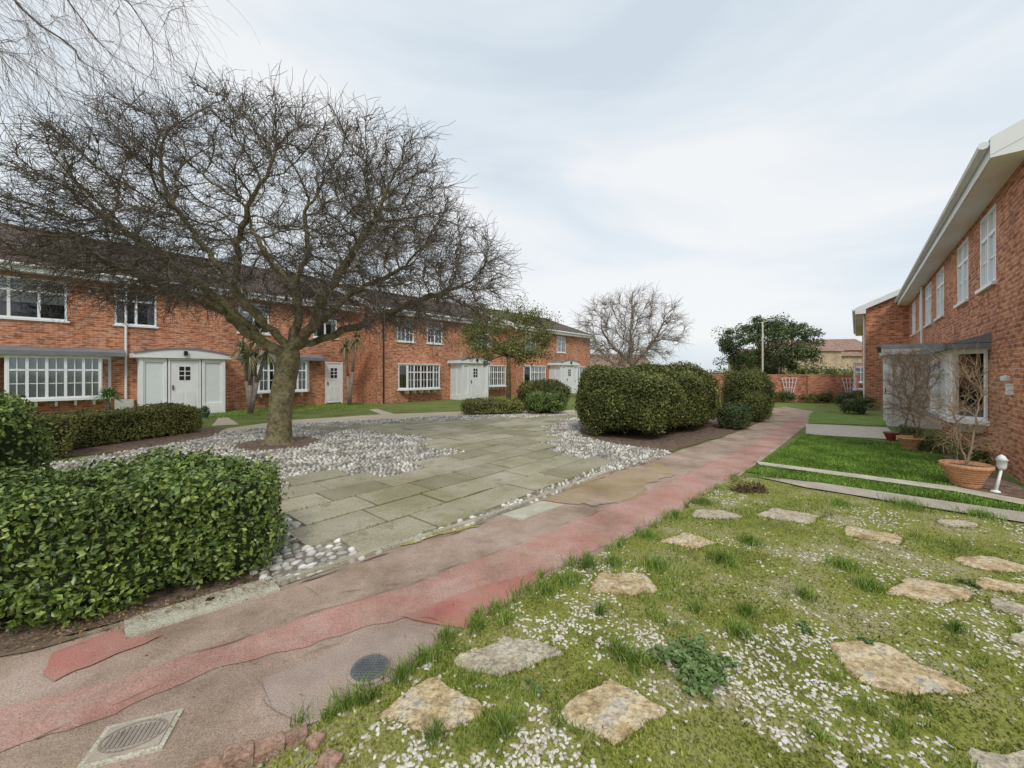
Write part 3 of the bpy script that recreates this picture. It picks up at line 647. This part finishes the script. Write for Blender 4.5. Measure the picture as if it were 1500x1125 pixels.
# ---------------- houses
def window(b,s0,s1,z0,z1,w,f,cols=2,trans=.68,grid=False,cur=.75):
    t=.055
    b.box(s0,s1,w-.04,w+.04,z0,z0+t,WH); b.box(s0,s1,w-.04,w+.04,z1-t,z1,WH)
    b.box(s0,s0+t,w-.04,w+.04,z0+t,z1-t,WH); b.box(s1-t,s1,w-.04,w+.04,z0+t,z1-t,WH)
    W=(s1-s0)/cols
    for i in range(1,cols): b.box(s0+i*W-.035,s0+i*W+.035,w-.037,w+.037,z0+t,z1-t,WH)
    for i in range(cols):
        a=s0+i*W+.04;c=s0+(i+1)*W-.04
        if trans: zt=z0+(z1-z0)*trans; b.box(a,c,w-.033,w+.033,zt-.03,zt+.03,WH)
        if grid:
            m=(a+c)/2; b.box(m-.012,m+.012,w-.02,w+.02,z0+t,z1-t,WH)
            for q in (.36,): zz=z0+(z1-z0)*q; b.box(a,c,w-.018,w+.018,zz-.012,zz+.012,WH)
    b.poly([(s0+t,w,z0+t),(s1-t,w,z0+t),(s1-t,w,z1-t),(s0+t,w,z1-t)],GL)
    n=max(4,int((s1-s0)/.08)); wc=w-f*.065
    k=R.random()
    if k<cur:
        rng=[(0,n,z0+(0 if k<cur*.5 else (z1-z0)*R.uniform(.25,.5)))]
    else: rng=[(0,n//4,z0),(n-n//4,n,z0)]
    for lo,hi,zb in rng:
        for i in range(lo,hi):
            x0=s0+(s1-s0)*i/n;x1=s0+(s1-s0)*(i+1)/n; y0=wc+(.012 if i%2 else -.012);y1=wc+(-.012 if i%2 else .012)
            b.poly([(x0,y0,zb),(x1,y1,zb),(x1,y1,z1),(x0,y0,z1)],CU)
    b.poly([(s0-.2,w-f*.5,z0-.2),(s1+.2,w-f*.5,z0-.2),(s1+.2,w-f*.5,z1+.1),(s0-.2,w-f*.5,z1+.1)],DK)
def door(b,s0,s1,z1,w,f):
    b.box(s0,s0+.06,w-.05,w+.05,.0,z1,WH); b.box(s1-.06,s1,w-.05,w+.05,.0,z1,WH); b.box(s0+.06,s1-.06,w-.05,w+.05,z1-.06,z1,WH)
    b.box(s0+.07,s1-.07,w-.02,w+.02,.05,z1-.07,WH); m=(s0+s1)/2
    wf=w+f*.021
    for a,c in ((s0+.16,m-.04),(m+.04,s1-.16)):
        b.box(a,c,wf,wf+f*.012,.2,.85,FA)
    h=min(.16,(s1-s0)/2-.24)
    b.box(m-h,m+h,wf,wf+f*.006,1.3,1.8,BK)
    for i in (1,2): zz=1.3+.5*i/3; b.box(m-h,m+h,wf+f*.007,wf+f*.02,zz-.014,zz+.014,WH)
    b.box(m-.014,m+.014,wf+f*.007,wf+f*.022,1.3,1.8,WH)
    b.box(s0+.12,s0+.15,wf+f*.003,wf+f*.05,.95,1.12,BK)
def bay(b,s0,s1,z0,z1,wf,f,cols=4,proj=.4,grid=True):
    w=wf+f*proj
    window(b,s0+.25,s1-.25,z0,z1,w,f,cols,.68,grid,.6)
    for a,c in ((s0,s0+.25),(s1,s1-.25)):
        p=(a,wf+f*.01);q=(c,w)
        for zz0,zz1,mm in ((z0,z0+.06,WH),(z1-.06,z1,WH)): b.poly([(p[0],p[1],zz0),(q[0],q[1],zz0),(q[0],q[1],zz1),(p[0],p[1],zz1)],mm)
        b.poly([(p[0],p[1],z0+.06),(q[0],q[1],z0+.06),(q[0],q[1],z1-.06),(p[0],p[1],z1-.06)],GL)
        b.tube((p[0],p[1]+f*.02,z0),(p[0],p[1]+f*.02,z1),.03,.03,6,WH); b.tube((q[0],q[1]-f*.0,z0),(q[0],q[1],z1),.045,.045,6,WH)
    pts=[(s0-.08,wf),(s0+.2,w+f*.08),(s1-.2,w+f*.08),(s1+.08,wf)]
    if f>0: pts=pts[::-1]
    b.prism(pts,z0-.08,z0-.001,WH); b.prism([(x,y) for x,y in pts],z1+.001,z1+.05,WH)
    for x in np.linspace(s0+.4,s1-.4,max(3,cols)): b.box(x-.03,x+.03,wf,wf+f*.3,z0-.26,z0-.081,WH)
def canopy(b,s0,s1,z,wf,f,proj=.55):
    b.box(s0,s1,wf,wf+f*proj,z,z+.09,GR); w=wf+f*proj
    b.box(s0-.02,s1+.02,w,w+f*.03,z-.02,z+.12,GR)
    b.poly([(s0,w,z+.095),(s1,w,z+.095),(s1,wf,z+.26),(s0,wf,z+.26)],GR)
    b.poly([(s0,w,z+.095),(s0,wf,z+.26),(s0,wf,z+.1)],GR); b.poly([(s1,w,z+.095),(s1,wf,z+.26),(s1,wf,z+.1)],GR)
def porch(b,s0,s1,wf,f,proj=1.05,z=2.1):
    w=wf+f*proj; m=(s0+s1)/2; dw=.48
    door(b,m-dw,m+dw,z,w,f)
    for a,c in ((s0,m-dw-.03),(m+dw+.03,s1)):
        b.box(a,c,w-.05,w+.05,0,.3,WH)
        b.box(a,a+.09,w-.04,w+.04,.3,z,WH); b.box(c-.09,c,w-.04,w+.04,.3,z,WH); b.box(a+.09,c-.09,w-.04,w+.04,z-.14,z,WH); b.box(a+.09,c-.09,w-.04,w+.04,.3,.4,WH)
        b.poly([(a+.09,w,.4),(c-.09,w,.4),(c-.09,w,z-.14),(a+.09,w,z-.14)],FR)
    for x in (s0,s1):
        b.box(x-.05,x+.05,w-.06,w+.06,0,z,WH); 
        b.box(x-.03,x+.03,wf,w-f*.06,0,.3,WH); b.box(x-.03,x+.03,wf,w-f*.06,z-.08,z,WH)
        mid=(wf+w)/2; b.box(x-.03,x+.03,mid-.03,mid+.03,.3,z-.08,WH)
        b.poly([(x,wf,.3),(x,w,.3),(x,w,z),(x,wf,z)],FR)
    n=10; o=.22; top=[];w2=w+f*.14
    for i in range(n+1):
        t=i/n; top.append((s0-o+(s1-s0+2*o)*t, z+.17+.2*math.sin(math.pi*t)))
    lo=[(s0-o,z+.01),(s1+o,z+.01)]
    pf=[(lo[0][0],w2,lo[0][1])]+[(x,w2,zz) for x,zz in top]+[(lo[1][0],w2,lo[1][1])]
    pb=[(p[0],wf,p[2]) for p in pf]
    b.poly(pf,WH)
    for i in range(len(pf)-1): b.poly([pf[i],pf[i+1],pb[i+1],pb[i]],GR if 0<i<len(pf)-2 else WH)
    b.poly([pf[0],pf[-1],pb[-1],pb[0]],WH)
    for i in range(1,len(pf)-2):
        a=pf[i];c=pf[i+1]; w3=w2+f*.03
        b.poly([(a[0],w3,a[2]-.03),(c[0],w3,c[2]-.03),(c[0],w3,c[2]+.03),(a[0],w3,a[2]+.03)],GR)
    b.box(m-.05,m+.05,w2,w2+f*.1,z+.12,z+.28,BK)
def house(name,s0,s1,wf,f,eave,depth,upper,lower=(),porches=(),canopies=(),doors=(),mat=brick,verge=True,pipes=(),pitch=25,roofm=tile):
    e=empty(name,(0,0,0),TH)
    ops=[(a,c,z0,z1) for a,c,z0,z1,*_ in upper]+[(a+.25,c-.25,z0,z1) for a,c,z0,z1,*_ in lower]+[(a,c,0,z) for a,c,z in doors]
    for a,c in porches: ops.append((a+.3,c-.3,0,2.05))
    b=MB(); xs=sorted(set([s0,s1]+[o[0] for o in ops]+[o[1] for o in ops])); zs=sorted(set([-.05,eave]+[o[2] for o in ops]+[o[3] for o in ops]))
    for i in range(len(xs)-1):
        for j in range(len(zs)-1):
            mx=(xs[i]+xs[i+1])/2; mz=(zs[j]+zs[j+1])/2
            if any(o[0]<mx<o[1] and o[2]<mz<o[3] for o in ops): continue
            b.poly([(xs[i],wf,zs[j]),(xs[i+1],wf,zs[j]),(xs[i+1],wf,zs[j+1]),(xs[i],wf,zs[j+1])],BR)
    for a,c,z0,z1 in ops:
        q=wf-f*.14
        b.poly([(a,wf,z0),(a,q,z0),(a,q,z1),(a,wf,z1)],BR); b.poly([(c,wf,z0),(c,q,z0),(c,q,z1),(c,wf,z1)],BR); b.poly([(a,wf,z1),(c,wf,z1),(c,q,z1),(a,q,z1)],BR)
    wb=wf-f*depth; wm=wf-f*depth/2; tp=math.tan(math.radians(pitch)); rz=eave+depth/2*tp
    for x in (s0,s1): b.poly([(x,wf,-.05),(x,wb,-.05),(x,wb,eave),(x,wm,rz),(x,wf,eave)],BR)
    b.poly([(s0,wb,-.05),(s1,wb,-.05),(s1,wb,eave),(s0,wb,eave)],BR)
    b.make('walls',[mat]+HM[1:],e)
    b=MB()
    for a,c,z0,z1,cols,gr in upper:
        window(b,a+.01,c-.01,z0+.01,z1-.01,wf-f*.04,f,cols,.68,gr,.95)
        b.box(a-.05,c+.05,wf-f*.01,wf+f*.06,z0-.05,z0+.008,WH)
    for a,c,z0,z1,cols in lower: bay(b,a,c,z0,z1,wf,f,cols)
    for a,c in porches: porch(b,a,c,wf,f)
    for a,c,z in canopies: canopy(b,a,c,z,wf,f)
    for a,c,z in doors: door(b,a,c,z,wf-f*.05,f)
    b.make('windows_and_doors',HM,e)
    b=MB(); o=.38; g=.25 if verge else 0; th=.11
    for sg in (1,-1):
        we=wm+sg*f*(depth/2+o); ze=rz-(depth/2+o)*tp; wl=wm+sg*f*depth/2
        A=[(s0-g,we,ze+.1),(s1+g,we,ze+.1),(s1+g,wm,rz+.1),(s0-g,wm,rz+.1)]
        b.poly(A,TI); b.poly([(x,y,z-th) for x,y,z in A],FA)
        for x in (s0-g,s1+g):
            xo=x+(.012 if x>s0 else -.012)
            b.poly([(xo,we,ze-.13),(xo,we,ze+.12),(xo,wm,rz+.12),(xo,wm,rz-.13)],FA)
            if verge:
                x2=x+(.006 if x>s0 else -.006); xi=s1 if x>s0 else s0
                b.poly([(x2,we,ze-.165),(x2,wl,ze-.165),(x2,wl,eave+.02),(x2,we,ze+.05)],FA)
                b.poly([(x2,wl,ze-.165),(xi,wl,ze-.165),(xi,wl,eave+.02),(x2,wl,eave+.02)],FA)
        b.box(s0-g+.02,s1+g-.02,we-sg*f*.02,we-sg*f*.0,ze-.17,ze+.08,FA)
        b.box(s0-g+.02,s1+g-.02,wm+sg*f*(depth/2+.003),we-sg*f*.025,ze-.165,ze-.14,FA)
        b.tube((s0-g,we+sg*f*.06,ze+.03),(s1+g,we+sg*f*.06,ze+.03),.055,.055,8,FA)
    b.tube((s0-g,wm,rz+.1),(s1+g,wm,rz+.1),.1,.1,8,TI)
    for x,mm in pipes:
        b.tube((x,wf+f*.06,.02),(x,wf+f*.06,eave-.3),.035,.035,8,mm); b.tube((x,wf+f*.06,eave-.3),(x,wf+f*(o+.05),eave-.12),.035,.035,8,mm)
    b.make('roof',[mat]+HM[1:3]+[roofm]+HM[4:],e)
    return e
U=(3.3,4.62)
house('brick_house',-8,4.9,20.0,-1,5.1,8,[(-7.2,-5.6,*U,3,False),(-3.9,-2.6,*U,2,False),(-1.6,.25,*U,3,False),(1.35,2.5,*U,2,False)],[(-1.25,1.25,.75,2.1,5)],[(1.95,4.35)],[(-1.9,1.6,2.16)],pipes=[(1.65,WH)],verge=False)
house('brick_house',4.9,10.5,20.0,-1,5.1,8,[(5.1,6.3,*U,2,False),(8.2,9.4,*U,2,False)],[(5.5,8.0,.75,2.1,5)],[],[(5.1,8.6,2.16)],[(8.8,9.7,2.1)],verge=False)
house('brick_house',10.5,20.2,18.0,-1,4.85,9,[(11.6,12.65,3.2,4.45,2,True),(13.5,14.6,3.2,4.45,2,True),(17.2,18.4,3.2,4.45,2,True)],[(11.7,14.3,.72,2.0,5),(17.8,19.8,.72,2.0,4)],[(15.2,17.2)],[],pipes=[(10.8,BK)],pitch=20)
house('brick_house',20.2,30.0,17.2,-1,4.75,9,[(21.2,22.4,3.1,4.35,2,True),(25.0,26.2,3.1,4.35,2,True)],[(21.0,23.2,.72,2.0,4),(27.3,29.4,.72,2.0,4)],[(24.0,26.2)],[],pitch=20)
RU=(3.15,4.5)
house('brick_house',8.85,25.2,-1.8,1,4.95,8.5,[(10.5,11.65,*RU,2,True),(12.7,13.9,*RU,2,True),(15.8,17.1,*RU,2,True),(18.2,19.6,*RU,2,True),(20.4,21.4,*RU,2,True),(22.6,23.8,*RU,2,True)],[(11.0,14.2,.72,2.0,5),(20.6,23.4,.72,2.05,4)],[(16.2,18.4)],[(10.8,14.4,2.03)],pipes=[(19.9,WH)])
house('brick_house',25.2,40,-.35,1,4.7,8.5,[(26.5,27.8,3.1,4.4,2,True),(30,31.3,3.1,4.4,2,True)],[(27,30,.72,2.05,4)],[],[],pipes=[(25.5,WH)])
def simple(name,fn,mats,rot=TH):
    e=empty(name,(0,0,0),rot); b=MB(); fn(b); b.make('body',mats,e); return e
def mtr(b): b.box(1.35,1.85,19.78,20.0,.1,.62,0); b.box(1.38,1.82,19.765,19.78,.14,.58,1)
simple('gas_meter_box',mtr,[plain('cream_box',(.6,.58,.5)),plain('cream_lid',(.66,.64,.57))])
def alarm(b): b.box(.72,.98,19.93,20,4.3,4.55,0); b.box(.78,.92,19.915,19.93,4.36,4.44,1)
simple('alarm_box',alarm,[plain('alarm_cream',(.6,.55,.45)),blackm])
def rm(b): b.box(9.5,9.62,-1.8,-1.74,1.25,1.42,0); b.lathe((9.56,-1.73,1.5),[(.0,-.05),(.05,-.03),(.05,.03),(0,.05)],10,0)
simple('wall_lamp',rm,[white])
# boundary wall
bw=empty('brick_boundary_wall',(0,0,0)); b=MB()
p1=(19.6,20.4); p0=(9.0,23.0)
dv=np.array(p1)-np.array(p0);L=float(np.linalg.norm(dv)); ang=math.atan2(dv[1],dv[0]); bw.location=(p0[0],p0[1],0); bw.rotation_euler[2]=ang
b.box(0,L,0,.22,-.05,1.40,0); b.box(-.02,L+.02,-.03,.25,1.401,1.47,1)
for i in range(1,6): b.box(i*L/6-.2,i*L/6+.2,-.08,-.002,-.05,1.395,0)
b.make('wall',[brick_far,noisy('wall_coping',[(.42,.2,.13),(.52,.27,.18)],4,.9)],bw)
for xx in (6.2,9.0):
    e=empty('garden_trellis',(p0[0]+math.cos(ang)*xx+math.sin(ang)*.12,p0[1]+math.sin(ang)*xx-math.cos(ang)*.12,0),ang); b=MB()
    for i in range(5):
        t=i/4; b.tube((-.12+.24*t,0,.25),(-.36+.72*t,0,1.3),.018,.018,4)
    for zz in (.45,.75,1.05,1.28): r_=.12+.24*(zz-.25)/1.05; b.tube((-r_,-.02,zz),(r_,-.02,zz),.015,.015,4)
    b.make('lattice',[white],e)
for i in range(9):
    xx=4.2+i*.85+R.uniform(-.2,.2); q=(p0[0]+math.cos(ang)*xx+math.sin(ang)*.7,p0[1]+math.sin(ang)*xx-math.cos(ang)*.7)
    hedge('garden_shrub',q,(.4*R.uniform(.7,1.3),.35,.22*R.uniform(.7,1.7)),0,1400,.07,[m_lv4,m_lv2,m_lv3][i%3],p=2.2,lump=.1,rag=.07,seed=i)
for u_,v_,h in [(1250,606,.45),(1240,596,.5),(1268,600,.4)]:
    hedge('garden_shrub',gp(u_,v_),(.35,.35,h*.7),0,2500,.06,m_lv3,p=2.2,lump=.1,rag=.08)
yb=brickmat('yellow_brick',(.60,.47,.31),(.54,.41,.26),(.55,.46,.35)); rt=brickmat('red_tile',(.40,.27,.20),(.34,.23,.17),(.16,.11,.09),.3,.28,.02)
def dist(name,x,y,wd,dp,h,rh,mat,rf,rot=0):
    e=empty(name,(x,y,0),rot); b=MB(); b.box(-wd/2,wd/2,0,dp,-.05,h,0)
    b.poly([(-wd/2-.2,-.3,h),(wd/2+.2,-.3,h),(wd/2+.2,dp/2,h+rh),(-wd/2-.2,dp/2,h+rh)],1); b.poly([(-wd/2-.2,dp+.3,h),(wd/2+.2,dp+.3,h),(wd/2+.2,dp/2,h+rh),(-wd/2-.2,dp/2,h+rh)],1)
    for x_ in (-wd/2,wd/2): b.poly([(x_,0,h),(x_,dp,h),(x_,dp/2,h+rh)],0)
    for i in range(int(wd/2.4)):
        x0=-wd/2+1+i*2.4
        for z0 in (1.0,3.0):
            if z0+1.1<h: b.box(x0,x0+1.1,-.05,.0,z0,z0+1.1,2); b.box(x0+.07,x0+1.03,-.06,-.051,z0+.07,z0+1.03,3)
    b.make('building',[mat,rf,white,plain('far_glass',(.2,.23,.26),.1,.5)],e)
dist('distant_brick_house',36.5,47,6,7,4.1,1.6,yb,rt,.15); dist('distant_brick_house',33.0,50,5,7,3.4,1.3,yb,rt,-.1)
dist('distant_brick_house',41.0,50,6,7,3.6,1.5,yb,rt,-.15)
dist('distant_brick_house',15,58,12,8,2.2,2.2,yb,rt,.1)
dist('distant_brick_house',44,51,5,9,4.4,1.8,brick_far,rt,-.2)
for i in range(7): hedge('distant_shrub',(8+i*4.6+R.uniform(-1,1),43+R.uniform(-2,2)),(2.6,1.5,R.uniform(.8,1.15)),0,2200,.25,[m_lv4,m_lv3,m_lv2][i%3],p=2.4,lump=.3,rag=.3,lumpsc=.6,seed=i)
x,y=15.7,24.8; e=empty('street_lamp',(x,y,0)); b=MB()
b.lathe((0,0,0),[(.09,0),(.09,.9),(.055,1.0),(.045,4.75),(.0,4.76)],14,0); b.tube((0,0,4.7),(.32,-.1,4.82),.03,.025,8,0)
b.box(.28,.66,-.2,-.02,4.76,4.88,1); b.box(.32,.62,-.18,-.04,4.735,4.759,2)
b.make('column_and_head',[noisy('concrete_column',[(.48,.42,.34),(.58,.52,.44)],4,.8),plain('lamp_grey',(.5,.5,.5)),plain('lamp_lens',(.7,.7,.68))],e,True)
terr=noisy('terracotta',[(.54,.25,.12),(.64,.34,.19)],5,.8,40,.3,60)
def pot(x,y,sc,mat=terr,name='terracotta_pot'):
    e=empty(name,(x,y,.01)); b=MB(); pr=[(.0,.0),(.15,0),(.16,.03)]
    for i in range(7): z=.05+i*.035; r=.165+.1*(i/7); pr+=[(r,z),(r+.006,z+.018),(r+.004,z+.034)]
    pr+=[(.275,.30),(.29,.31),(.29,.36),(.265,.36),(.25,.31),(0,.31)]
    b.lathe((0,0,0),[(r*sc,z*sc) for r,z in pr],28,0); b.make('pot',[mat],e,True)
    b=MB(); b.lathe((0,0,.312*sc),[(.25*sc,.0),(.12*sc,.02),(0,.025)],16,0); b.make('soil',[m_mulch],e)
    return e
px_,py_=gp(1415,714); pot(px_,py_,.9)
x,y=gp(1334,660); pot(x,y,.75); x,y=gp(1305,645); pot(x,y,.5,plain('dark_red_pot',(.3,.05,.05)),name='plant_pot')
x,y=gp(1262,606); pot(x,y,.7,plain('blue_pot',(.1,.2,.3)),name='plant_pot')
for u_ in (222,300): 
    q=gp(u_,612); pot(q[0],q[1],.55,plain('teal_pot',(.08,.16,.14)),name='plant_pot')
    hedge('potted_shrub',q,(.13,.13,.22),0,900,.04,m_lv3,p=2,lump=.02,rag=.03)
m_cl=noisy('climber_stems',[(.26,.17,.10),(.40,.29,.19)],5,.9,30,.0)
def climber(base,rx,ry,top,n,name='bare_climber'):
    make_tree(name,base,[[(0,0,0),(.02,0,.35)],[(0,0,.3),(-rx*.5,0,top*.6)],[(0,0,.3),(rx*.5,0,top*.6)]],np.stack([R.uniform(-rx,rx,n),R.uniform(-ry,ry,n),R.uniform(.5,top,n)],-1),.09,.8,.12,3,.35,m_cl,.004,60,.0,.022,2.4,.003,upb=.4)
climber((px_,py_),.35,.25,1.8,200)
q=sw(12.4,-1.0); climber(q,.5,.4,2.0,420)
q=sw(15.0,-1.0); climber(q,.55,.4,2.1,460)
for s_,w_ in ((10.2,-1.5),(13.6,-1.0),(11.4,-1.1)):
    hedge('border_shrub',sw(s_,w_),(.22,.2,.15),0,1500,.04,m_lv2,p=2,lump=.06,rag=.06,core=False)
x,y=gp(1458,722); e=empty('garden_lantern',(x,y,.01)); b=MB()
b.tube((0,0,0),(.08,0,.30),.02,.014,8); b.lathe((0,0,0),[(.05,0),(.045,.02),(.015,.03)],14,0)
b.lathe((.085,0,.29),[(.0,0),(.03,.01),(.045,.05),(.05,.13),(.062,.135),(.03,.19),(.0,.21)],12,0)
b.make('lantern_body',[white],e,True)
hedge('low_heather',gp(1098,722),(.24,.12,.05),0,900,.035,islandmat('dead_leaves',[(.08,.05,.03),(.18,.12,.06)],.9),p=2,lump=.04,rag=.05,core=False)
P=[]
for i in range(420):
    u_=R.uniform(100,1200);v_=R.uniform(650,1100);P.append(gp(u_,v_))
for i in range(700):
    t=R.random(); a=np.array(gp(20,962));c=np.array(gp(404,862)); q=a+(c-a)*t+v*R.normal(.05,.07); P.append(tuple(q))
P=np.array(P); leaves('fallen_leaves',np.column_stack([P,np.full(len(P),.042)]),np.tile([0,0,1.],(len(P),1)),.018,islandmat('dry_leaves',[(.12,.07,.03),(.28,.17,.07),(.4,.3,.15)],.9),rnd=.3)
# ---------------- world & light
w=bpy.data.worlds.new('World'); scene.world=w; w.use_nodes=True; nt=w.node_tree; bg=nt.nodes['Background']
sky=nt.nodes.new('ShaderNodeTexSky'); sky.sky_type='NISHITA'; sky.sun_disc=False
SE=math.radians(46); SAZ=math.radians(178)
sky.sun_elevation=SE; sky.sun_rotation=SAZ; sky.air_density=1.2; sky.dust_density=2
g=nt.nodes.new('ShaderNodeTexCoord'); mp=nt.nodes.new('ShaderNodeMapping'); mp.inputs['Scale'].default_value=(1,1,3.2); nt.links.new(g.outputs['Generated'],mp.inputs[0])
n=noi(nt,1.2,5,mp.outputs[0],.5,.6)
cl=ramp(nt,[(6.5,7.4,8.2),(7.7,8.4,9.0),(9.2,9.35,9.5)],n,[.36,.5,.64])
c=mixc(nt,.9,sky.outputs[0],cl); nt.links.new(c,bg.inputs[0]); bg.inputs[1].default_value=.105
sd=bpy.data.lights.new('sun','SUN'); sd.energy=1.5; sd.angle=math.radians(12); sd.color=(1,.96,.9)
so=bpy.data.objects.new('sun',sd); scene.collection.objects.link(so)
dirv=Vector((math.sin(SAZ)*math.cos(SE),math.cos(SAZ)*math.cos(SE),math.sin(SE)))
so.rotation_euler=dirv.to_track_quat('Z','Y').to_euler(); so.location=(0,0,20)
# ---------------- camera
cd=bpy.data.cameras.new('camera'); cam=bpy.data.objects.new('camera',cd); scene.collection.objects.link(cam)
cam.location=(0,0,H); cam.rotation_euler=(math.pi/2,0,0); cd.sensor_width=36; cd.lens=36*F/1500; cd.shift_y=-(562.5-HY)/1500
cd.clip_start=.05; cd.clip_end=2000; scene.camera=cam
scene.view_settings.view_transform='Standard'; scene.view_settings.look='None'; scene.view_settings.exposure=0
